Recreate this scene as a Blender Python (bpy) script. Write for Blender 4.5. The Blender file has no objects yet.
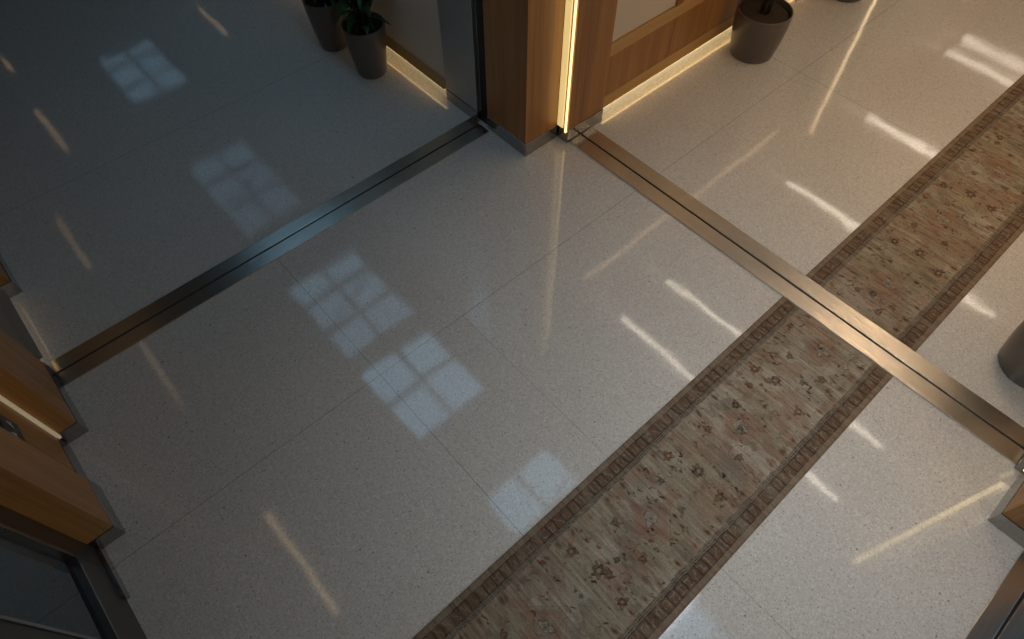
import bpy, bmesh, math, random
import numpy as np
from mathutils import Vector, Matrix
S = bpy.context.scene
COL = S.collection
random.seed(7)
PI = math.pi
CEIL = 3.4

# ------------------------------------------------------------------ helpers
def setp(o, label=None, cat=None, group=None, kind=None):
    if label: o['label'] = label
    if cat: o['category'] = cat
    if group: o['group'] = group
    if kind: o['kind'] = kind
    return o

def empty(name, loc=(0, 0, 0), label=None, cat=None, group=None, kind=None):
    o = bpy.data.objects.new(name, None); COL.objects.link(o)
    o.location = loc; o.empty_display_size = .1
    return setp(o, label, cat, group, kind)

def link(name, me, mat, parent=None, world=True, smooth=False, kind=None):
    o = bpy.data.objects.new(name, me); COL.objects.link(o)
    if mat: me.materials.append(mat)
    if parent:
        o.parent = parent
        if world: o.matrix_parent_inverse = Matrix.Translation(-Vector(parent.location))
    if smooth:
        for p in me.polygons: p.use_smooth = True
    if kind: o['kind'] = kind
    return o

class MB:
    def __init__(s): s.bm = bmesh.new()
    def box(s, x0, x1, y0, y1, z0, z1, bev=0.0):
        b = bmesh.new()
        vs = [b.verts.new((x, y, z)) for x in (x0, x1) for y in (y0, y1) for z in (z0, z1)]
        for f in ((0,1,3,2),(4,6,7,5),(0,4,5,1),(2,3,7,6),(0,2,6,4),(1,5,7,3)):
            b.faces.new([vs[i] for i in f])
        bmesh.ops.recalc_face_normals(b, faces=b.faces)
        if bev > 0:
            bmesh.ops.bevel(b, geom=b.edges[:], offset=bev, segments=2, affect='EDGES', profile=.5)
        s._merge(b); return s
    def _merge(s, b):
        me = bpy.data.meshes.new('t'); b.to_mesh(me); b.free()
        s.bm.from_mesh(me); bpy.data.meshes.remove(me)
    def prism(s, pts, axis, a0, a1):
        """pts in the two other axes (order x,y,z minus axis), extruded along axis from a0 to a1"""
        b = bmesh.new()
        def mk(p, a):
            l = list(p); l.insert(axis, a); return b.verts.new(l)
        A = [mk(p, a0) for p in pts]; B = [mk(p, a1) for p in pts]
        n = len(pts)
        b.faces.new(A); b.faces.new(B[::-1])
        for i in range(n): b.faces.new((A[i], B[i], B[(i+1) % n], A[(i+1) % n]))
        bmesh.ops.recalc_face_normals(b, faces=b.faces)
        s._merge(b); return s
    def tube(s, pts, rad, seg=8):
        b = bmesh.new(); rings = []
        n = len(pts)
        for i, p in enumerate(pts):
            p = Vector(p)
            d = (Vector(pts[min(i+1, n-1)]) - Vector(pts[max(i-1, 0)])).normalized()
            u = d.orthogonal().normalized(); v = d.cross(u)
            r = rad[i] if isinstance(rad, (list, tuple)) else rad
            rings.append([b.verts.new(p + (u*math.cos(2*PI*k/seg) + v*math.sin(2*PI*k/seg))*r) for k in range(seg)])
        for a, c in zip(rings, rings[1:]):
            for k in range(seg): b.faces.new((a[k], a[(k+1) % seg], c[(k+1) % seg], c[k]))
        b.faces.new(rings[0][::-1]); b.faces.new(rings[-1])
        bmesh.ops.recalc_face_normals(b, faces=b.faces)
        s._merge(b); return s
    def lathe(s, prof, seg=64, center=(0, 0, 0)):
        b = bmesh.new(); rings = []
        for r, z in prof:
            if r < 1e-5: rings.append([b.verts.new((0, 0, z))])
            else: rings.append([b.verts.new((r*math.cos(2*PI*k/seg), r*math.sin(2*PI*k/seg), z)) for k in range(seg)])
        for a, c in zip(rings, rings[1:]):
            for k in range(seg):
                if len(a) == 1 and len(c) == 1: continue
                if len(a) == 1: b.faces.new((a[0], c[k], c[(k+1) % seg]))
                elif len(c) == 1: b.faces.new((a[k], a[(k+1) % seg], c[0]))
                else: b.faces.new((a[k], a[(k+1) % seg], c[(k+1) % seg], c[k]))
        bmesh.ops.translate(b, verts=b.verts, vec=center)
        bmesh.ops.recalc_face_normals(b, faces=b.faces)
        s._merge(b); return s
    def out(s, name, mat, parent=None, smooth=False, kind=None):
        me = bpy.data.meshes.new(name); s.bm.to_mesh(me); s.bm.free()
        return link(name, me, mat, parent, smooth=smooth, kind=kind)

def box(name, mat, x0, x1, y0, y1, z0, z1, parent=None, bev=0.0, kind=None):
    return MB().box(x0, x1, y0, y1, z0, z1, bev).out(name, mat, parent, kind=kind)

# ------------------------------------------------------------------ materials
def new_mat(name):
    m = bpy.data.materials.new(name); m.use_nodes = True
    nt = m.node_tree; nt.nodes.clear()
    out = nt.nodes.new('ShaderNodeOutputMaterial')
    bs = nt.nodes.new('ShaderNodeBsdfPrincipled')
    nt.links.new(bs.outputs[0], out.inputs[0])
    return m, nt, bs, out
class NT:
    def __init__(s, nt): s.nt = nt
    def n(s, t, ins=None, **kw):
        nd = s.nt.nodes.new(t)
        for k, v in kw.items(): setattr(nd, k, v)
        for k, v in (ins or {}).items():
            if isinstance(v, bpy.types.NodeSocket): s.nt.links.new(v, nd.inputs[k])
            else: nd.inputs[k].default_value = v
        return nd
    def math(s, op, a, b=None, c=None, clamp=False):
        ins = {0: a}
        if b is not None: ins[1] = b
        if c is not None: ins[2] = c
        return s.n('ShaderNodeMath', ins, operation=op, use_clamp=clamp).outputs[0]
    def mix(s, f, a, b, bt='MIX'):
        nd = s.n('ShaderNodeMix', None, data_type='RGBA', blend_type=bt)
        for i, v in ((0, f), (6, a), (7, b)):
            if isinstance(v, bpy.types.NodeSocket): s.nt.links.new(v, nd.inputs[i])
            else: nd.inputs[i].default_value = v
        return nd.outputs[2]
    def ramp(s, fac, stops):
        nd = s.n('ShaderNodeValToRGB', {0: fac})
        el = nd.color_ramp.elements
        while len(el) < len(stops): el.new(.5)
        for e, (p, c) in zip(el, stops):
            e.position = p; e.color = c if len(c) == 4 else (*c, 1)
        return nd.outputs[0]

def plain(name, col, rough=.5, metal=0., spec=.5, noise=.06, nscale=20):
    m, nt, bs, out = new_mat(name); T = NT(nt)
    co = T.n('ShaderNodeTexCoord').outputs['Object']
    nz = T.n('ShaderNodeTexNoise', {'Vector': co, 'Scale': nscale, 'Detail': 4.}).outputs[0]
    a = tuple(c*(1-noise) for c in col) + (1,); b = tuple(min(1, c*(1+noise)) for c in col) + (1,)
    nt.links.new(T.mix(nz, a, b), bs.inputs['Base Color'])
    bs.inputs['Roughness'].default_value = rough; bs.inputs['Metallic'].default_value = metal
    bs.inputs['Specular IOR Level'].default_value = spec
    return m

def emis(name, col, strength):
    m, nt, bs, out = new_mat(name)
    bs.inputs['Base Color'].default_value = (.8, .8, .8, 1)
    bs.inputs['Emission Color'].default_value = (*col, 1)
    bs.inputs['Emission Strength'].default_value = strength
    return m

def wood(name, dark, light, axis='Z', rough=.38, scale=1.):
    m, nt, bs, out = new_mat(name); T = NT(nt)
    co = T.n('ShaderNodeTexCoord').outputs['Object']
    st = {'Z': (60, 60, 1.6), 'X': (1.6, 60, 60), 'Y': (60, 1.6, 60)}[axis]
    mp = T.n('ShaderNodeMapping', {'Vector': co, 'Scale': tuple(v*scale for v in st)}).outputs[0]
    n1 = T.n('ShaderNodeTexNoise', {'Vector': mp, 'Scale': 1., 'Detail': 6., 'Roughness': .6, 'Distortion': .2}).outputs[0]
    mp2 = T.n('ShaderNodeMapping', {'Vector': co, 'Scale': tuple(v*.16 for v in st)}).outputs[0]
    n2 = T.n('ShaderNodeTexNoise', {'Vector': mp2, 'Scale': 1., 'Detail': 3.}).outputs[0]
    f = T.math('MULTIPLY_ADD', n2, .5, T.math('MULTIPLY', n1, .5))
    c = T.ramp(f, [(.36, dark), (.62, light)])
    nt.links.new(c, bs.inputs['Base Color'])
    bs.inputs['Roughness'].default_value = rough; bs.inputs['Specular IOR Level'].default_value = .8
    bp = T.n('ShaderNodeBump', {'Height': n1, 'Strength': .08, 'Distance': .002}).outputs[0]
    nt.links.new(bp, bs.inputs['Normal'])
    return m

def steel(name, col, axis, rough=.3, ridge=.0002):
    """brushed metal, brush lines run along axis"""
    m, nt, bs, out = new_mat(name); T = NT(nt)
    co = T.n('ShaderNodeTexCoord').outputs['Object']
    s = {'X': (2, 500, 500), 'Y': (500, 2, 500), 'Z': (500, 500, 2)}[axis]
    mp = T.n('ShaderNodeMapping', {'Vector': co, 'Scale': s}).outputs[0]
    n1 = T.n('ShaderNodeTexNoise', {'Vector': mp, 'Scale': 1., 'Detail': 3.}).outputs[0]
    c = T.mix(n1, tuple(v*.82 for v in col)+(1,), tuple(min(1, v*1.12) for v in col)+(1,))
    nt.links.new(c, bs.inputs['Base Color'])
    bs.inputs['Metallic'].default_value = 1.
    nt.links.new(T.math('MULTIPLY_ADD', n1, .08, rough-.04), bs.inputs['Roughness'])
    bp = T.n('ShaderNodeBump', {'Height': n1, 'Strength': 1., 'Distance': ridge}).outputs[0]
    nt.links.new(bp, bs.inputs['Normal'])
    return m

def terrazzo():
    m, nt, bs, out = new_mat('terrazzo'); T = NT(nt)
    co = T.n('ShaderNodeTexCoord').outputs['Object']
    base = T.n('ShaderNodeTexNoise', {'Vector': co, 'Scale': 1.3, 'Detail': 3.}).outputs[0]
    c = T.mix(base, (.60, .575, .54, 1), (.66, .635, .60, 1))
    # fine mottling of small pale and grey chips
    v0 = T.n('ShaderNodeTexVoronoi', {'Vector': co, 'Scale': 150.})
    g = T.n('ShaderNodeSeparateColor', {0: v0.outputs['Color']}).outputs[0]
    c = T.mix(T.math('MULTIPLY', T.math('GREATER_THAN', g, .72), .30), c, (.42, .38, .35, 1))
    c = T.mix(T.math('MULTIPLY', T.math('LESS_THAN', g, .15), .4), c, (.82, .8, .77, 1))
    # dark chips in two sizes, only some cells hold one
    for sc, thr, rad, dk in ((62., .60, .19, (.21, .17, .15, 1)), (30., .85, .13, (.11, .08, .07, 1)), (100., .5, .27, (.33, .29, .26, 1))):
        v = T.n('ShaderNodeTexVoronoi', {'Vector': co, 'Scale': sc})
        r = T.n('ShaderNodeSeparateColor', {0: v.outputs['Color']})
        has = T.math('GREATER_THAN', r.outputs[1], thr)
        siz = T.math('MULTIPLY_ADD', r.outputs[2], rad*.6, rad*.5)
        inn = T.math('LESS_THAN', v.outputs['Distance'], siz)
        c = T.mix(T.math('MULTIPLY', T.math('MULTIPLY', has, inn), .68), c, dk)
    # joints between the slabs
    sx = T.n('ShaderNodeSeparateXYZ', {0: co})
    X, Y = sx.outputs[0], sx.outputs[1]
    def lines(V, vals, w):
        acc = None
        for v in vals:
            d = T.math('ABSOLUTE', T.math('SUBTRACT', V, v))
            t = T.math('LESS_THAN', d, w)
            acc = t if acc is None else T.math('MAXIMUM', acc, t)
        return acc
    lx = lines(X, (-6.69, -4.18, -1.67, 3.35, 5.86), .0024)
    ly = lines(Y, (.55, 4.34, 8.13), .0024)
    ly = T.math('MULTIPLY', ly, T.math('GREATER_THAN', X, -2.9))
    part = T.math('MULTIPLY', lines(Y, (1.11,), .0015), T.math('GREATER_THAN', X, -1.67))
    j = T.math('MAXIMUM', T.math('MAXIMUM', lx, ly), part)
    c = T.mix(T.math('MULTIPLY', j, .5), c, (.16, .13, .11, 1))
    nt.links.new(c, bs.inputs['Base Color'])
    rn = T.n('ShaderNodeTexNoise', {'Vector': co, 'Scale': 2.2, 'Detail': 4.}).outputs[0]
    nt.links.new(T.math('MULTIPLY_ADD', rn, .03, .05), bs.inputs['Roughness'])
    bs.inputs['Specular IOR Level'].default_value = .78
    w1 = T.n('ShaderNodeTexNoise', {'Vector': co, 'Scale': 2.6, 'Detail': 1.5}).outputs[0]
    w2 = T.n('ShaderNodeTexNoise', {'Vector': co, 'Scale': 8., 'Detail': 1.}).outputs[0]
    wv = T.math('MULTIPLY_ADD', w2, .22, w1)
    bp = T.n('ShaderNodeBump', {'Height': wv, 'Strength': 1., 'Distance': .0013})
    nt.links.new(bp.outputs[0], bs.inputs['Normal'])
    return m

M = {}
M['floor'] = terrazzo()
M['wood'] = wood('oak veneer', (.28, .110, .022), (.50, .225, .052))
M['woodx_uplit'] = wood('uplit oak', (.55, .30, .09), (.70, .42, .16), 'X')  # paler copy of the oak: the ledge's up-light put into the colour
M['woody_uplit'] = wood('uplit oak along', (.55, .30, .09), (.70, .42, .16), 'Y')  # same painted up-light, grain along the other axis
M['cream'] = plain('cream panel', (.84, .74, .60), .45, noise=.04, nscale=3)
M['steelX'] = steel('brushed steel x', (.66, .61, .55), 'X', .24, .0005)
M['steelY'] = steel('brushed steel y', (.66, .61, .55), 'Y', .24, .0005)
M['base'] = steel('polished plinth', (.42, .41, .40), 'X', .16)
M['panel'] = steel('satin panel', (.56, .55, .53), 'Z', .35)
M['black'] = plain('black gap', (.012, .012, .014), .5)
M['darkframe'] = plain('dark bronze frame', (.10, .085, .075), .32, metal=.8)
M['ceil'] = plain('ceiling', (.20, .195, .19), .8)
M['wall'] = plain('plain wall', (.16, .14, .12), .7)
for k_, a_, b_, c_ in (('', .20, 5., 1.9), ('mid', .09, 3.0, 1.2), ('dim', .015, .6, .17), ('bright', .2, 5., 4.0)):
    M['led'+k_] = emis('led warm '+k_, (1., .86, .48), a_)
    M['ledcore'+k_] = emis('led core '+k_, (1., .66, .27), b_)
    M['ledvert'+k_] = emis('led vertical '+k_, (1., .76, .34), c_)
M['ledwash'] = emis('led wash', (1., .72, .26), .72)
M['taupe'] = plain('shaded cream panel', (.20, .165, .135), .4, noise=.04, nscale=3)  # darkened copy of the cream panel, shade put into the colour
M['tube'] = emis('linear diffuser', (1., .86, .68), 8.5)
M['strip'] = emis('cove led', (1., .66, .34), 2.0)
M['stripdim'] = emis('cove led dim', (1., .66, .34), .9)
M['pot'] = plain('taupe planter', (.155, .135, .118), .33, metal=.25, noise=.03)
M['soil'] = plain('soil', (.05, .032, .02), .95, noise=.7, nscale=90)
M['stem'] = plain('stem', (.05, .045, .02), .6)
M['plaque'] = plain('plaque', (.035, .032, .03), .3)
M['icon'] = plain('icon', (.55, .53, .48), .4)

def leafmat():
    m, nt, bs, out = new_mat('leaf'); T = NT(nt)
    co = T.n('ShaderNodeTexCoord').outputs['Object']
    nz = T.n('ShaderNodeTexNoise', {'Vector': co, 'Scale': 14., 'Detail': 3.}).outputs[0]
    nt.links.new(T.ramp(nz, [(.35, (.010, .045, .016)), (.65, (.035, .12, .04))]), bs.inputs['Base Color'])
    bs.inputs['Roughness'].default_value = .28
    return m
M['leaf'] = leafmat()

def glassmat(name, tint, refl=.08):
    m, nt, bs, out = new_mat(name); T = NT(nt)
    nt.nodes.remove(bs)
    tr = T.n('ShaderNodeBsdfTransparent', {'Color': (*tint, 1)})
    gl = T.n('ShaderNodeBsdfGlossy', {'Color': (1, 1, 1, 1), 'Roughness': .02})
    ge = T.n('ShaderNodeNewGeometry')
    dt = T.n('ShaderNodeVectorMath', {0: ge.outputs['Incoming'], 1: ge.outputs['Normal']}, operation='DOT_PRODUCT').outputs['Value']
    k = T.math('SUBTRACT', 1., T.math('ABSOLUTE', dt), clamp=True)
    fr = T.math('MULTIPLY_ADD', T.math('POWER', k, 5.), .96, .04, clamp=True)
    mx = T.n('ShaderNodeMixShader', {0: fr, 1: tr.outputs[0], 2: gl.outputs[0]})
    nt.links.new(mx.outputs[0], out.inputs[0])
    return m
M['glass'] = glassmat('door glass', (.42, .42, .42))

# ------------------------------------------------------------------ room shell
def struct(o): o['kind'] = 'structure'; return o
XMIN, XMAX, YMIN, YMAX = -14.5, 6.0, -0.96, 14.0
struct(box('floor', M['floor'], XMIN, XMAX, -3.0, YMAX, -.12, 0))

# skylights: openings in the ceiling (x0,x1,y0,y1)
SKY = [(-11.55, -9.88, 1.10, 2.02), (-8.25, -6.40, 1.05, 1.98), (-5.42, -3.98, 1.0, 2.0), (-3.78, -2.64, 1.0, 1.98), (-1.72, -.70, 1.1, 2.0), (.22, 1.0, 1.05, 2.0)]
PANE_DIM = [.62, .52, .80, 1., 1., 1.]  # left panes darkened, added to dim the floor on that side
def ceiling():
    xs = sorted({XMIN, XMAX, *[s[0] for s in SKY], *[s[1] for s in SKY]})
    ys = sorted({-3.0, YMAX, *[s[2] for s in SKY], *[s[3] for s in SKY]})
    mb = MB()
    # bands in x: solid where no opening, else the two parts north and south of the opening
    for a, b in zip(xs, xs[1:]):
        sk = [s for s in SKY if s[0] <= a+1e-6 and s[1] >= b-1e-6]
        if sk:
            mb.box(a, b, -3.0, sk[0][2], CEIL, CEIL+.18); mb.box(a, b, sk[0][3], YMAX, CEIL, CEIL+.18)
        else: mb.box(a, b, -3.0, YMAX, CEIL, CEIL+.18)
    return mb.out('ceiling', M['ceil'])
struct(ceiling())
for i, (x0, x1, y0, y1) in enumerate(SKY):
    w = struct(empty('window_%d' % (i+1), ((x0+x1)/2, (y0+y1)/2, CEIL)))
    mb = MB(); t = .03
    z0, z1 = CEIL+.02, CEIL+.07
    mb.box(x0, x1, y0, y0+t, z0, z1).box(x0, x1, y1-t, y1, z0, z1).box(x0, x0+t, y0+t, y1-t, z0, z1).box(x1-t, x1, y0+t, y1-t, z0, z1)
    mb.out('window_frame', M['darkframe'], w)
    mb = MB(); nx = 3 if x1-x0 > 1.3 else 2
    for k in range(1, nx):
        xc = x0+(x1-x0)*k/nx; mb.box(xc-.022, xc+.022, y0+t, y1-t, z0, z1)
    ym = y0+(y1-y0)*.5
    mb.box(x0+t, x1-t, ym-.022, ym+.022, z0+.002, z1-.002)
    if i in (1, 2, 4):                      # raking brace
        mb.tube([(x0+(x1-x0)*.35, y1-t, z0+.1), (x0+(x1-x0)*.62, y0+t, z0+.1)], .02, 6)
    mb.out('glazing_bar', M['darkframe'], w)
    tv = PANE_DIM[i]
    gm = glassmat('skylight glass %d' % i, (tv, tv*1.0, tv*1.02))
    box('pane', gm, x0+.002, x1-.002, y0+.002, y1-.002, CEIL+.04, CEIL+.046, w)

struct(box('wall_west', M['wall'], XMIN-.12, XMIN, -1.2, 2.6, 0, CEIL))
struct(box('wall_east', M['wall'], XMAX, XMAX+.12, -1.2, 3.2, 0, CEIL))
struct(box('wall_back', M['wall'], -2.6, 1.2, YMAX, YMAX+.12, 0, CEIL))

def led_wall(name, axis, face, sgn, a0, a1, seams, wainscot=True, up=None):
    """a wall whose plane is at `face` on the other axis, facing sgn; runs a0..a1 along axis ('x' or 'y').
       built from a backing, an oak ledge, wainscot boards, rail, cream panels, luminous toe strip"""
    ax = 0 if axis == 'x' else 1
    def B(mb, p0, p1, d0, d1, z0, z1, bev=0):
        lo, hi = sorted((face - sgn*d0, face - sgn*d1))      # d: depth behind the face
        if ax == 0: mb.box(p0, p1, lo, hi, z0, z1, bev)
        else: mb.box(lo, hi, p0, p1, z0, z1, bev)
        return mb
    w = struct(empty(name, ((a0, face, 0) if ax == 0 else (face, a0, 0))))
    wm = M['wood']; rail = M['woodx_uplit'] if ax == 0 else M['woody_uplit']
    up = up or M['cream']
    B(MB(), a0, a1, .05, .20, 0, CEIL).out('backing', M['wall'], w)
    B(MB(), a0, a1, .0, .049, 0, .1645).out('base_board', wm if wainscot else up, w)
    if wainscot:
        ss = [a0]+[s for s in seams if a0 < s < a1]+[a1]
        for p, q in zip(ss, ss[1:]):
            B(MB(), p+.002, q-.002, 0.0, .045, .166, .452, .0015).out('wainscot_board', wm, w)
        B(MB(), a0, a1, -.012, .045, .462, .545, .002).out('rail', rail, w)
        off = .035
        for p, q in zip(ss, ss[1:]):
            l = p if p == a0 else p+off; h = q if q == a1 else q-off
            B(MB(), l, h, .006, .045, .55, 2.6, .001).out('upper_panel', up, w)
        for s_ in ss[1:-1]:
            B(MB(), s_-.033, s_+.033, -.012, .045, .55, 2.6, .002).out('mullion', wm, w)
    else:
        B(MB(), a0, a1, .0, .045, .166, 2.6, .001).out('upper_panel', up, w)
    B(MB(), a0, a1, .0, .045, 2.605, CEIL, .001).out('upper_board', wm, w)
    return w, B

# luminous toe strips are fittings of their own
def toe(axis, face, sgn, a0, a1, label, k='', group=None):
    ax = 0 if axis == 'x' else 1
    t = empty('led_strip_light', ((a0, face, 0) if ax == 0 else (face, a0, 0)), label, 'light', group)
    def P(nm, mat, pr):
        MB().prism([(face - sgn*d, z) for d, z in pr], ax, a0, a1 - (.004 if nm == 'light_line' else 0)).out(nm, mat, t)
    pr_, zl = (.020, .072) if axis == 'y' else (.030, .082)
    P('toe_board', M['led'+k], [(-.0035, .0), (-.0035, zl), (-.0005, zl), (-.0005, .0)])
    P('ledge', M['taupe'] if k == 'dim' else (M['woodx_uplit'] if ax == 0 else M['woody_uplit']), [(-pr_, zl+.002), (-.0005, zl+.072), (-.0005, zl+.002)])  # ledge colour carries painted up-light, painted shade on the dim strip
    P('light_line', M['ledcore'+k], [(-pr_+.003, zl-.003), (-pr_+.003, zl+.0015), (-pr_+.013, zl+.0015), (-pr_+.013, zl-.003)])
    return t

# wall right of the pillar, beyond the cross track  (plane x=-2.32 facing +x)
led_wall('wall_north', 'y', -2.325, 1, 2.862, YMAX-.01, [3.565, 4.9, 6.25, 7.6, 8.95, 10.3, 11.65, 13.0])
toe('y', -2.325, 1, 2.862, YMAX-.01, 'glowing LED strip along the floor under the oak panelled wall behind a squat planter')
# wall of the upper-left passage (plane y=2.225, faces -y)
led_wall('wall_left', 'x', 2.225, -1, XMIN+.01, -3.185, [], wainscot=False)
toe('x', 2.225, -1, XMIN+.01, -3.185, 'glowing warm LED strip along the floor under the cream wall beside the two tall planters', 'mid')
# its opposite wall (plane y=-.74, faces +y)
led_wall('wall_right', 'x', -.745, 1, -3.46, -2.885, [], wainscot=False, up=M['taupe'])  # upper panel is the cream one with shade painted in
toe('x', -.745, 1, -3.46, -2.885, 'short dim LED strip at the floor beside the left end of the long track', 'dim')
# wall right side beyond vestibule (plane x=.80 facing -x)
led_wall('wall_south', 'y', .805, -1, 2.862, YMAX-.01, [3.565, 4.9, 6.25, 7.6, 8.95, 10.3, 11.65, 13.0])
toe('y', .805, -1, 2.862, YMAX-.01, 'warm LED strip at the wall foot behind the planter cut by the right edge')

# end block on the far left wall
b0 = empty('wall_pier', (-4.5, -.8, 0), 'brown oak clad pier with metal plinth at the left edge of the upper-left floor', 'pillar')
box('cladding', M['wood'], XMIN+.01, -3.49, -.94, -.665, .10, CEIL-.002, b0, .002)
box('plinth', M['base'], XMIN+.01, -3.485, -.94, -.660, 0, .10, b0, .001)

# ------------------------------------------------------------------ pillars
def pillar(name, label, blocks, leds, loc, k='', htop=2.5):
    t = empty(name, loc, label, 'pillar')
    for (x0, x1, y0, y1) in blocks:
        box('cladding', M['wood'], x0, x1, y0, y1, .105, CEIL-.002, t, .0015)
        box('plinth', M['base'], x0-.003, x1+.003, y0-.003, y1+.003, 0, .103, t, .001)
    for (x0, x1, y0, y1) in leds:
        box('light_channel', M['ledvert'+k], x0, x1, y0, y1, .085, htop, t)
    return t
pillar('corner_pillar', 'oak clad corner pillar with glowing vertical strip where both steel tracks meet',
       [(-2.752, -2.372, 2.228, 2.510), (-2.60, -2.28, 2.526, 2.858)],
       [(-2.302, -2.290, 2.5135, 2.522)], (-2.5, 2.4, 0))
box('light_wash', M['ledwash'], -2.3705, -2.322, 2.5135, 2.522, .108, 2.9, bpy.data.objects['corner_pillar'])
pillar('corner_pillar', 'oak clad pillar at the right edge below the end of the steel track crossing the runner',
       [(.823, 1.25, 2.193, 2.470), (.788, 1.10, 2.53, 2.858)],
       [(.800, .821, 2.475, 2.490)], (1, 2.4, 0), 'bright', 1.75)
t = pillar('corner_pillar', 'dim oak pillar on the left edge with a dark plaque beside a glowing strip',
       [(-2.835, -2.388, -.94, -.722), (-2.37, -2.075, -1.1, -.825), (-2.068, -1.782, -.93, -.797)],
       [(-2.386, -2.371, -.832, -.812)], (-2.3, -.8, 0), 'dim', 1.7)
# dark plaque on the lit face of that pillar
pq = empty('sign_plaque', (-2.14, -.822, .57), 'small dark plaque with pale symbols on the glowing pillar at left edge', 'sign')
box('plate', M['plaque'], -2.212, -2.082, -.822, -.812, .505, .64, pq, .002)
for (cx, s) in ((-2.178, 1), (-2.112, -1)):      # two pale arrow-like marks
    mb = MB()
    mb.prism([(cx-.016, .555), (cx, .60), (cx+.016, .555), (cx, .568)], 1, -.8118, -.8105)
    mb.out('symbol', M['icon'], pq)

# metal leaf between cream wall and corner pillar
t = empty('metal_door_leaf', (-3.0, 2.22, 0), 'grey satin metal leaf between the cream wall and the oak corner pillar', 'door')
box('panel', M['panel'], -3.180, -2.842, 2.212, 2.245, .088, CEIL-.002, t, .002)
box('bottom_plate', M['base'], -3.180, -2.842, 2.208, 2.249, 0, .086, t, .001)
box('gap_filler', M['black'], -2.840, -2.757, 2.245, 2.28, 0, CEIL-.002, t)  # black strip filling the gap, its darkness put into the colour

# ------------------------------------------------------------------ floor tracks
def track(label, axis, lo, hi, a0, a1, gap):
    c = ((a0+a1)/2, (lo+hi)/2, 0) if axis == 'x' else ((lo+hi)/2, (a0+a1)/2, 0)
    t = empty('floor_track', c, label, 'track')
    m = M['steelX'] if axis == 'x' else M['steelY']
    g = .0065
    def B(p0, p1, z0, z1, mat, nm, bev=.001):
        if axis == 'x': box(nm, mat, a0, a1, p0, p1, z0, z1, t, bev)
        else: box(nm, mat, p0, p1, a0, a1, z0, z1, t, bev)
    B(lo, gap-g, .0, .010, m, 'cover_plate'); B(gap+g, hi, .0, .010, m, 'cover_plate')
    B(gap-g, gap+g, .0, .003, M['black'], 'guide_slot', 0)
    return t
track('long brushed steel floor track running from the lower-left pillar up to the corner pillar', 'y', -2.905, -2.715, -.718, 2.205, -2.812)
track('brushed steel floor track crossing over the patterned runner from pillar to pillar', 'x', 2.546, 2.762, -2.272, .782, 2.652)
track('brown-lit steel floor track cut by the bottom right corner', 'y', .992, 1.170, -.9, 2.186, 1.076)

# ------------------------------------------------------------------ glass door lower left
d = struct(empty('door_1', (-1.4, -.92, 0)))
mb = MB(); y0, y1 = -.955, -.912
mb.box(-1.778, -1.655, y0, y1, .0, 2.5, .002).box(-1.205, -1.08, y0, y1, .0, 2.5, .002)
mb.box(-1.655, -1.205, y0, y1, .0, .285, .002).box(-1.655, -1.205, y0, y1, 2.35, 2.5, .002)
mb.out('door_frame', M['darkframe'], d)
mb = MB()
for a, b_, c, e in ((-1.655, -1.641, .285, 2.35), (-1.219, -1.205, .285, 2.35)): mb.box(a, b_, -.935, -.905, c, e, .001)
mb.box(-1.641, -1.219, -.935, -.905, .285, .299, .001)
mb.out('glazing_bead', M['base'], d)
box('pane', M['glass'], -1.654, -1.206, -.936, -.928, .286, 2.349, d)
box('foot_plate', M['base'], -1.778, -1.50, -.911, -.895, 0, .055, d, .001)
# space behind the door and beyond
struct(box('wall_front', M['wall'], -1.06, XMAX, -1.06, -.96, 0, CEIL))
struct(box('wall_porch', M['wall'], -2.9, -.9, -2.6, -2.5, 0, CEIL))
struct(box('trim_1', M['wood'], -1.77, -1.07, -.96, -.91, 2.505, CEIL-.002))
struct(box('wall_porch_side', M['wall'], -1.16, -1.06, -2.5, -.96, 0, CEIL))

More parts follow.
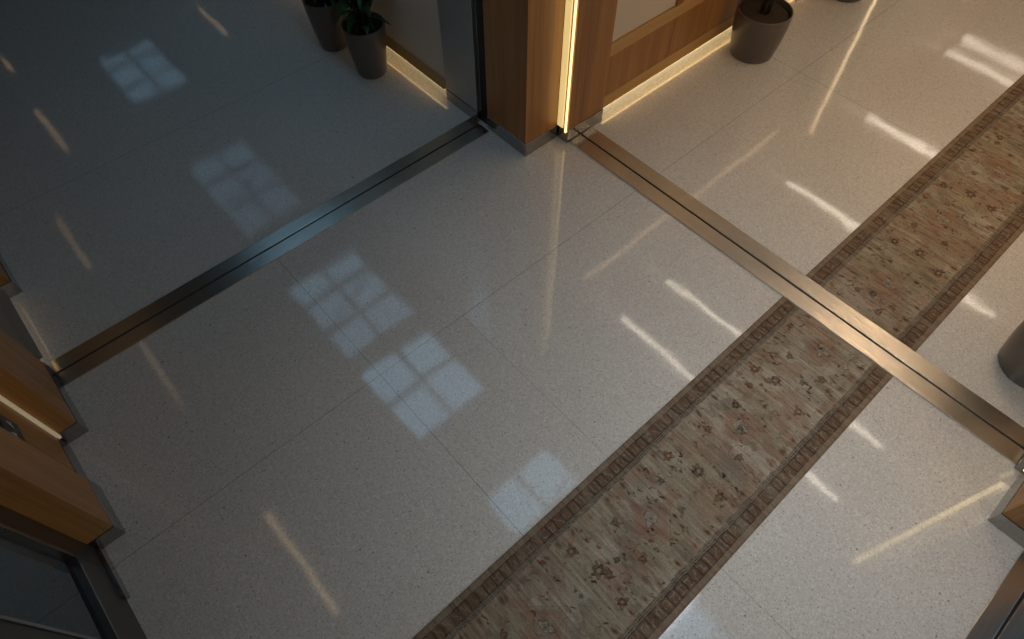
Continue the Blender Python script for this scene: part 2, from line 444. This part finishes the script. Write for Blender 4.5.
# ------------------------------------------------------------------ rugs
def rug_pattern(W, L, seed, res=.0036):
    rs = np.random.RandomState(seed)
    nu, nv = int(W/res)+1, int(L/res)+1
    u = np.linspace(0, W, nu)[None, :].repeat(nv, 0); v = np.linspace(0, L, nv)[:, None].repeat(nu, 1)
    def noise(su, sv, s, octs=3):
        out = np.zeros((nv, nu)); amp = 1; tot = 0
        r = np.random.RandomState(s)
        for o in range(octs):
            gu, gv = int(W/su*2**o)+3, int(L/sv*2**o)+3
            g = r.rand(gv, gu); x = u/su*2**o; y = v/sv*2**o
            xi = x.astype(int); yi = y.astype(int); fx = x-xi; fy = y-yi
            fx = fx*fx*(3-2*fx); fy = fy*fy*(3-2*fy)
            xi = np.clip(xi, 0, gu-2); yi = np.clip(yi, 0, gv-2)
            out += amp*((g[yi, xi]*(1-fx)+g[yi, xi+1]*fx)*(1-fy)+(g[yi+1, xi]*(1-fx)+g[yi+1, xi+1]*fx)*fy)
            tot += amp; amp *= .5
        return out/tot
    beige = np.array([.345, .295, .215]); pale = np.array([.43, .38, .31]); terra = np.array([.29, .165, .115])
    dark = np.array([.042, .024, .016]); slate = np.array([.13, .13, .115]); brown = np.array([.15, .088, .052]); rust = np.array([.20, .07, .035]); olive = np.array([.24, .185, .11])
    C = np.ones((nv, nu, 3))*beige
    def over(mask, col, a=1.):
        nonlocal C
        m = (np.clip(mask, 0, 1)*a)[..., None]; C = C*(1-m)+np.asarray(col)*m
    sm = lambda x, a, b: np.clip((x-a)/(b-a), 0, 1)**2*(3-2*np.clip((x-a)/(b-a), 0, 1))
    over(sm(noise(.30, .14, seed+1), .45, .65), pale, .7)
    over(sm(noise(.22, .18, seed+2), .52, .70), olive, .35)
    over(sm(noise(.20, .12, seed+3), .57, .66), terra, .42)
    over(sm(noise(.11, .05, seed+4), .60, .68), terra, .5)
    over(sm(noise(.10, .06, seed+5), .62, .72), slate, .30)
    over(sm(noise(.05, .02, seed+12), .60, .70), brown, .35)
    wob = (noise(.05, .03, seed+6)-.5)*.012
    U = u+wob; V = v+(noise(.03, .03, seed+7)-.5)*.018
    def local(cu, cv, r):
        i0, i1 = max(0, int((cv-r)/res)), min(nv, int((cv+r)/res)+2); j0, j1 = max(0, int((cu-r)/res)), min(nu, int((cu+r)/res)+2)
        return slice(i0, i1), slice(j0, j1)
    def stamp(cu, cv, r, fn, col, a):
        si, sj = local(cu, cv, r)
        if si.start >= si.stop or sj.start >= sj.stop: return
        m = np.clip(fn(U[si, sj]-cu, V[si, sj]-cv), 0, 1)*a
        C[si, sj] = C[si, sj]*(1-m[..., None])+np.asarray(col)*m[..., None]
    soft = .0028
    def rosette(cu, cv, R, n, c1, c2, c3, a=.85):
        ph = rs.rand()*6
        def pet(x, y):
            r = np.hypot(x, y); th = np.arctan2(y, x)
            return (R*(.84+.16*np.cos(n*th+ph))-r)/soft
        stamp(cu, cv, R*1.4, pet, c1, a)
        def ring(x, y):
            r = np.hypot(x, y); th = np.arctan2(y, x)
            return (.0045-np.abs(r-R*(.80+.16*np.cos(n*th+ph))*(1+.25*np.sin(3*th+ph*2))))/soft
        stamp(cu, cv, R*1.5, ring, c2, a)
        stamp(cu, cv, R, lambda x, y: (R*.30-np.hypot(x, y))/soft, c3, a)
        stamp(cu, cv, R, lambda x, y: (.0035-np.abs(np.hypot(x, y)-R*.45))/soft, c2, a*.7)
    def dash(cu, cv, l, w, ang, col, a):
        ca, sa = math.cos(ang), math.sin(ang)
        stamp(cu, cv, l*1.3, lambda x, y: (1-.25*np.sin(x*900+cv*77)*np.sin(y*800+cu*91)-((x*ca+y*sa)/l)**2-((-x*sa+y*ca)/w)**2)*1.6, col, a)
    B0 = .112
    # vines
    for k in range(int(L/.16)):
        cv0 = rs.rand()*L; cu0 = B0+.02+rs.rand()*(W-2*B0-.04); R = .03+rs.rand()*.05; a0 = rs.rand()*6; sp = 1.5+rs.rand()*3
        def arc(x, y, R=R, a0=a0, sp=sp):
            th = (np.arctan2(y, x)-a0) % (2*PI)
            return (.0032-np.abs(np.hypot(x, y*1.3)-R))/soft*(th < sp)
        stamp(cu0, cv0, R*1.3, arc, [slate, brown, dark][rs.randint(3)], .55)
    # medallions along the middle
    k = 0; cv0 = .30
    while cv0 < L:
        cu0 = W/2+(rs.rand()-.5)*.05
        stamp(cu0, cv0, .16, lambda x, y: (.12-np.abs(x)-np.abs(y)*.9)/.03, terra, .60)
        stamp(cu0, cv0, .16, lambda x, y: (.004-np.abs(np.abs(x)+np.abs(y)*.9-.118))/soft, brown, .35)
        rosette(cu0, cv0, .040, 5, pale*.9, slate*.8, slate, .75)
        for s in (-1, 1):
            rosette(cu0+s*.15, cv0+.28+rs.rand()*.04, .026, 6, rust, dark, pale*.8, .75)
            rosette(cu0+s*.10, cv0-.17+rs.rand()*.04, .020, 5, terra*.8, dark, olive, .7)
        rosette(cu0+(rs.rand()-.5)*.08, cv0+.34, .034, 7, brown, dark, pale*.8, .75)
        cv0 += .68; k += 1
    # blossoms and leaf marks
    for _ in range(int(L*70)):
        cu0 = B0+.015+rs.rand()*(W-2*B0-.03); cv0 = rs.rand()*L
        q = rs.rand()
        if q < .09: rosette(cu0, cv0, .012+rs.rand()*.012, rs.randint(4, 7), [rust, terra, brown, slate][rs.randint(4)], dark, olive, .5+.4*rs.rand())
        else:
            for t in range(rs.randint(1, 4)):
                dash(cu0+(rs.rand()-.5)*.04, cv0+(rs.rand()-.5)*.035, .007+rs.rand()*.013, .003+rs.rand()*.004, rs.randn()*.45+(.0 if rs.rand() < .7 else 1.2), [dark, dark, brown, rust, slate][rs.randint(5)], .65+.35*rs.rand())
    for _ in range(int(L*130)):
        dash(B0+.01+rs.rand()*(W-2*B0-.02), rs.rand()*L, .004+rs.rand()*.005, .0025+rs.rand()*.002, rs.randn()*.6, [dark, dark, brown, rust][rs.randint(4)], .55+.45*rs.rand())
    # palmettes against the border, long across the runner
    for s in (0, 1):
        vv = .05
        while vv < L:
            cu0 = B0+.028 if s == 0 else W-B0-.028
            col = [rust, terra, brown, terra][rs.randint(4)]
            dash(cu0, vv, .026, .013, (rs.rand()-.5)*.3, col, .7); dash(cu0, vv, .014, .005, 0, dark, .6)
            dash(cu0, vv+.022, .02, .004, 0, brown, .6)
            vv += .08+rs.rand()*.05
    # borders
    for s in (0, 1):
        d = u if s == 0 else W-u
        dd = (U if s == 0 else W-U)
        edge = np.array([.26, .19, .135])
        m = (d < .112); C[m] = (pale*.55+beige*.2)
        over(((d > .026) & (d < .088))*1., brown*.95+.02, .95)
        # alternating C and H shaped blocks
        per = .047; idx = np.floor(V/per).astype(int); f = V/per-idx; e = (dd-.029)/.056
        r2 = np.random.RandomState(seed+20+s); kinds = r2.randint(0, 4, 4000); kk = kinds[np.clip(idx, 0, 3999)]
        ex, fy = (e-.5)*2, (f-.5)*2
        rr = np.hypot(ex*.95, fy*1.1)
        line = np.zeros_like(rr)
        line = np.maximum(line, (kk == 0)*np.clip((.17-np.abs(rr-.62))*8, 0, 1)*((ex > -.35) | (np.abs(fy) > .45)))
        line = np.maximum(line, (kk == 1)*np.clip((.16-np.abs(np.abs(ex)-.5))*8, 0, 1)*(np.abs(fy) < .75))
        line = np.maximum(line, (kk == 1)*np.clip((.16-np.abs(fy-.1*ex))*8, 0, 1)*(np.abs(ex) < .6))
        line = np.maximum(line, (kk == 2)*np.clip((.18-np.abs(fy-np.sin(ex*3)*.45))*7, 0, 1)*(np.abs(ex) < .85))
        line = np.maximum(line, (kk == 3)*np.clip((.16-np.abs(np.abs(fy)-.45))*8, 0, 1)*(np.abs(ex) < .8))
        fill = (kk % 2 == 0)*np.clip((.45-rr)*6, 0, 1)
        inb = (d > .029) & (d < .085)
        over(fill*inb, [.27, .14, .08], .6)
        over(line*inb*np.clip(noise(.02, .02, seed+30+s, 2)*2.4-.35, .15, 1), pale*.72, .85)
        edge_l = np.clip(1-np.abs(line-.35)*3.2, 0, 1)
        over(edge_l*inb, dark, .55)
        over(np.clip((.10-np.minimum(f, 1-f))*20, 0, 1)*inb, dark, .65)
        for c0, w, col in ((.027, .003, dark), (.0875, .0032, dark), (.0965, .0034, dark*1.2), (.1055, .003, dark*1.6), (.1115, .002, brown)):
            over(np.clip((w-np.abs(dd-c0))/.0016, 0, 1), col, .85)
        over((d < .026)*1., edge, 1.)
        over((d < .005)*1., edge*.7, .7)
    # wear: streaks running across the runner
    st = noise(.16, .008, seed+9, 4); st2 = noise(.05, .005, seed+10, 3)
    C *= (1+(st-.5)*.75+(st2-.5)*.45)[..., None]
    fade = sm(noise(.14, .035, seed+11), .50, .72)[..., None]*.38
    C = C*(1-fade)+beige*.9*fade
    return nu, nv, np.clip(C*.86, 0, 1)

def rugmat():
    m, nt, bs, out = new_mat('runner pile'); T = NT(nt)
    at = T.n('ShaderNodeAttribute', None, attribute_name='weave')
    co = T.n('ShaderNodeTexCoord').outputs['Object']
    mp = T.n('ShaderNodeMapping', {'Vector': co, 'Scale': (250, 420, 200)}).outputs[0]
    nz = T.n('ShaderNodeTexNoise', {'Vector': mp, 'Scale': 1., 'Detail': 3.}).outputs[0]
    c = T.mix(1., at.outputs['Color'], T.ramp(nz, [(.25, (.62, .62, .62)), (.75, (1.3, 1.3, 1.3))]), 'MULTIPLY')
    nt.links.new(c, bs.inputs['Base Color'])
    bs.inputs['Roughness'].default_value = .95; bs.inputs['Specular IOR Level'].default_value = .1
    bp = T.n('ShaderNodeBump', {'Height': nz, 'Strength': .5, 'Distance': .003}).outputs[0]
    nt.links.new(bp, bs.inputs['Normal'])
    return m
M['rug'] = rugmat()
M['rugedge'] = plain('rug binding', (.20, .145, .10), .9, noise=.2, nscale=120)

def rug(x0, x1, y0, y1, seed, label):
    W, L = x1-x0, y1-y0
    nu, nv, C = rug_pattern(W, L, seed)
    t = empty('runner_rug', ((x0+x1)/2, (y0+y1)/2, 0), label, 'rug')
    h = .0075
    U, V = np.meshgrid(np.linspace(x0+.003, x1-.003, nu), np.linspace(y0, y1, nv))
    Z = np.full_like(U, h)+.0004*np.sin(U*37+V*11)
    co = np.stack([U, V, Z], -1).reshape(-1, 3)
    me = bpy.data.meshes.new('pile')
    i = (np.arange(nv-1)[:, None]*nu+np.arange(nu-1)[None, :]).ravel()
    fc = np.stack([i, i+1, i+1+nu, i+nu], 1)
    me.vertices.add(len(co)); me.vertices.foreach_set('co', co.astype(np.float32).ravel())
    me.loops.add(fc.size); me.loops.foreach_set('vertex_index', fc.astype(np.int32).ravel())
    me.polygons.add(len(fc)); me.polygons.foreach_set('loop_start', np.arange(0, fc.size, 4, dtype=np.int32))
    me.polygons.foreach_set('loop_total', np.full(len(fc), 4, dtype=np.int32))
    me.update(); me.validate()
    a = me.color_attributes.new('weave', 'FLOAT_COLOR', 'POINT')
    a.data.foreach_set('color', np.concatenate([C.reshape(-1, 3), np.ones((len(co), 1))], 1).astype(np.float32).ravel())
    link('pile', me, M['rug'], t)
    MB().box(x0, x1, y0, y1, .0, h-.0012, .0006).out('backing', M['rugedge'], t)
    return t
rug(-.553, .137, -.62, 2.540, 11, 'faded floral runner rug on the near side of the steel track')
rug(-.553, .137, 2.768, 7.9, 47, 'faded floral runner rug on the far side of the steel track, up to the corner')

# ------------------------------------------------------------------ planters
def pot_prof(rb, rt, h, bulge):
    pts = []
    n = 16
    pts.append((0, 0)); pts.append((rb-.012, 0)); pts.append((rb-.003, .004)); pts.append((rb, .012))
    for k in range(1, n+1):
        s = k/n
        r = rb+(rt-rb)*(math.sin(s*PI/2*bulge)/math.sin(PI/2*bulge))
        pts.append((r, .012+(h-.016)*s))
    rim = pts[-1][0]
    pts += [(rim-.002, h), (rim-.008, h), (rim-.011, h-.004)]
    pts += [(rim-.014, h-.05), (rim-.02, h-.12), (0, h-.12)]
    return pts
def leaf_mesh(bm, base, d, length, width, droop, up=Vector((0, 0, 1))):
    d = d.normalized(); side = d.cross(up)
    if side.length < .1: side = d.cross(Vector((1, 0, 0)))
    side.normalize(); n = 7; rows = []
    for i in range(n+1):
        s = i/n
        p = base+d*length*s+Vector((0, 0, -droop*length*s*s))
        w = width*math.sin(PI*min(1, s*.93+.07))**.8*(1-.15*s) if i < n else 0.001
        nz = side.cross(d).normalized()
        rows.append([bm.verts.new(p-side*w+nz*w*.35), bm.verts.new(p), bm.verts.new(p+side*w+nz*w*.35)])
    for a, b in zip(rows, rows[1:]):
        for k in (0, 1): bm.faces.new((a[k], a[k+1], b[k+1], b[k]))
def planter(loc, rb, rt, h, label, group, seed, leafy, bulge=1.0):
    t = empty('potted_plant', (0, 0, 0), label, 'plant', group)
    MB().lathe(pot_prof(rb, rt, h, bulge), 72).out('pot', M['pot'], t, smooth=True)
    R = random.Random(seed)
    # soil
    me = MB(); prof = [(0, h-.025)]; rr = rt-.017
    for k in range(1, 9): prof.append((rr*k/8, h-.03-.006*(k/8)**2+R.uniform(-.003, .003)))
    prof += [(rr-.004, h-.055), (0, h-.055)]
    me.lathe(prof, 40).out('soil', M['soil'], t, smooth=True)
    n = 5 if leafy else 7
    stems = []; mb = MB()
    for k in range(n):
        a = 2*PI*k/n+R.uniform(-.4, .4); r0 = .015+R.uniform(0, .02) if not leafy else .03+R.uniform(0, .03); lean = R.uniform(.04, .15) if leafy else R.uniform(.02, .10)
        H = R.uniform(.45, .8) if leafy else R.uniform(.5, .9)
        pts = [(r0*math.cos(a)+lean*s*s*math.cos(a), r0*math.sin(a)+lean*s*s*math.sin(a), h-.04+H*s) for s in [i/6 for i in range(7)]]
        mb.tube(pts, [.0075-.004*i/6 for i in range(7)], 7); stems.append(pts)
    mb.out('stem', M['stem'], t, smooth=True)
    bm = bmesh.new()
    for pts in stems:
        for i in range(1 if leafy else 3, 7):
            for j in range(3 if leafy else 3):
                a = R.uniform(0, 2*PI); base = Vector(pts[i])
                d = Vector((math.cos(a), math.sin(a), R.uniform(.2, .9)))
                leaf_mesh(bm, base, d, R.uniform(.12, .2), R.uniform(.022, .036), R.uniform(.3, .9))
    if leafy:
        for _ in range(16):   # low leaves arching out over the rim
            a = R.uniform(0, 2*PI); base = Vector((.02*math.cos(a), .02*math.sin(a), h-.02))
            leaf_mesh(bm, base, Vector((math.cos(a), math.sin(a), R.uniform(.9, 1.8))), R.uniform(.13, .19), R.uniform(.018, .028), R.uniform(.5, 1.0))
    lim = (2.20-loc[1]) if leafy else None
    for v_ in bm.verts:
        if leafy and v_.co.y > lim: v_.co.y = lim-.35*(v_.co.y-lim)
        if not leafy and loc[0] < 0 and v_.co.x < -2.29-loc[0]: v_.co.x = -2.29-loc[0]+.35*(-2.29-loc[0]-v_.co.x)
        if loc[0] > 0 and v_.co.x > .77-loc[0]: v_.co.x = .77-loc[0]-.35*(v_.co.x-.77+loc[0])
    me = bpy.data.meshes.new('foliage'); bm.to_mesh(me); bm.free()
    link('foliage', me, M['leaf'], t, smooth=True)
    t.location = loc
    for ch in t.children: ch.matrix_parent_inverse = Matrix()
    return t
g = 'tall tapered planters by the cream wall'
planter((-3.80, 1.998, 0), .104, .152, .385, 'leafy plant in tall taupe planter, the one of two nearer the corner pillar', g, 3, True, .8)
planter((-4.27, 1.975, 0), .104, .152, .385, 'leafy plant in tall taupe planter, the one of two farther from the pillar', g, 5, True, .8)
g = 'wide taupe planters beyond the cross track'
planter((-2.065, 4.275, 0), .160, .197, .345, 'dark stemmed plant in a squat taupe planter by the oak panelled wall', g, 8, False, 1.1)
planter((-2.03, 5.50, 0), .150, .197, .345, 'taupe planter showing only its foot at the top edge above a wavy reflection', g, 12, False, 1.1)
planter((.585, 3.13, 0), .155, .19, .345, 'taupe planter cut by the right edge, beyond the steel track', g, 17, False, 1.1)

# ------------------------------------------------------------------ ceiling and wall lights
def linear(x0, x1, yc, w, label, mat, z=CEIL, strips=1):
    t = empty('linear_ceiling_light', ((x0+x1)/2, yc, z), label, 'light', 'linear ceiling lights seen only mirrored in the polished floor')
    MB().box(x0, x1, yc-w/2-.008, yc+w/2+.008, z-.02, z-.001, .001).out('housing', M['darkframe'], t)
    MB().box(x0+.005, x1-.005, yc-w/2, yc+w/2, z-.026, z-.0205).out('diffuser', mat, t)
LL = 'warm white linear ceiling light mirrored in the floor beyond the cross track'
for y, w in ((3.74, .05), (4.56, .055), (7.05, .085), (9.05, .11), (11.45, .09), (11.95, .08)):
    linear(-2.27, .67, y, w, LL, M['tube'])
linear(-3.05, -1.79, -.56, .05, 'dim warm linear ceiling light over the lower left side', M['strip'])
for x0, x1 in ((-12.4, -11.8), (-8.3, -7.25), (-5.8, -4.7)):
    linear(x0, x1, -.66, .07, 'dim warm linear ceiling light over the upper left passage', M['stripdim'])
linear(-10.7, -9.5, -.05, .06, 'dim warm linear ceiling light over the upper left passage', M['stripdim'])
linear(-12.4, -11.9, 0, .06, 'dim warm linear ceiling light over the upper left passage', M['stripdim'])
s = empty('led_strip_light', (-8.1, 2.2, 1.7), 'short warm wall light on the cream wall, a faint streak left of the planters', 'light')
box('diffuser', M['stripdim'], -8.45, -7.75, 2.200, 2.227, 1.66, 1.70, s)
s = empty('led_strip_light', (-2.3, 4.5, 2.0), 'warm horizontal wall light line above the oak panelling, faint in the floor', 'light')
box('diffuser', M['strip'], -2.333, -2.312, 3.0, 6.1, 1.985, 2.015, s)
s = empty('led_strip_light', (.79, 5.0, 3.3), 'warm light line high on the right wall, a faint smear beside the runner', 'light')
box('diffuser', M['strip'], .792, .810, 4.5, 5.7, 3.30, 3.34, s)
s = empty('led_strip_light', (-2.3, 7.2, 1.0), 'vertical warm light line on the far oak panelled wall, mirrored as a wavy streak', 'light')
box('diffuser', emis('wall line', (1., .72, .40), 5.), -2.333, -2.312, 7.185, 7.213, .85, 2.65, s)

# ------------------------------------------------------------------ light
def area(name, loc, sx, sy, power, col, spread=PI, rot=(0, 0, 0)):
    l = bpy.data.lights.new(name, 'AREA'); l.shape = 'RECTANGLE'; l.size = sx; l.size_y = sy
    l.energy = power; l.color = col; l.spread = spread
    o = bpy.data.objects.new(name, l); COL.objects.link(o); o.location = loc; o.rotation_euler = rot
    o['label'] = 'added fill light without a fitting'; o['category'] = 'light'; o['group'] = 'added fill lights without fittings'
    return o
# fill lights added over the runner and beyond to shape the brightness
area('added_fill_light', (.07, 1.55, CEIL-.005), .4, .9, 7.1, (.95, 1., 1.02), math.radians(80))
area('added_fill_light', (-.2, 3.9, CEIL-.005), .5, .9, 9.5, (1., .72, .45), math.radians(85))
area('added_fill_light', (-.2, 6.2, CEIL-.005), .5, .9, 10, (1., .72, .45), math.radians(110))
area('added_fill_light', (2.6, 1.0, CEIL-.005), .8, .8, 22, (1., .72, .48))

w = bpy.data.worlds.new('sky'); S.world = w; w.use_nodes = True
nt = w.node_tree; bg = nt.nodes['Background']
bg.inputs[0].default_value = (.44, .82, 1.12, 1); bg.inputs[1].default_value = 1.65

# ------------------------------------------------------------------ camera
cd = bpy.data.cameras.new('camera'); cam = bpy.data.objects.new('camera', cd); COL.objects.link(cam)
F = 644.389
cd.sensor_fit = 'HORIZONTAL'; cd.sensor_width = 36.0; cd.lens = F/1024*36.0
cd.clip_start = .02; cd.clip_end = 100
fw = Vector((-.40917112, .36244492, -.83738442)); r = Vector((.66693444, .74510874, -.00337889)); u = Vector((-.62271779, .55986305, .54660398))
m = Matrix(((r.x, u.x, -fw.x, 0), (r.y, u.y, -fw.y, 0), (r.z, u.z, -fw.z, 3.0), (0, 0, 0, 1)))
cam.matrix_world = m
S.camera = cam
S.view_settings.view_transform = 'Standard'; S.view_settings.look = 'None'
S.view_settings.exposure = -0.07; S.view_settings.gamma = 1; S.view_settings.use_curve_mapping = False
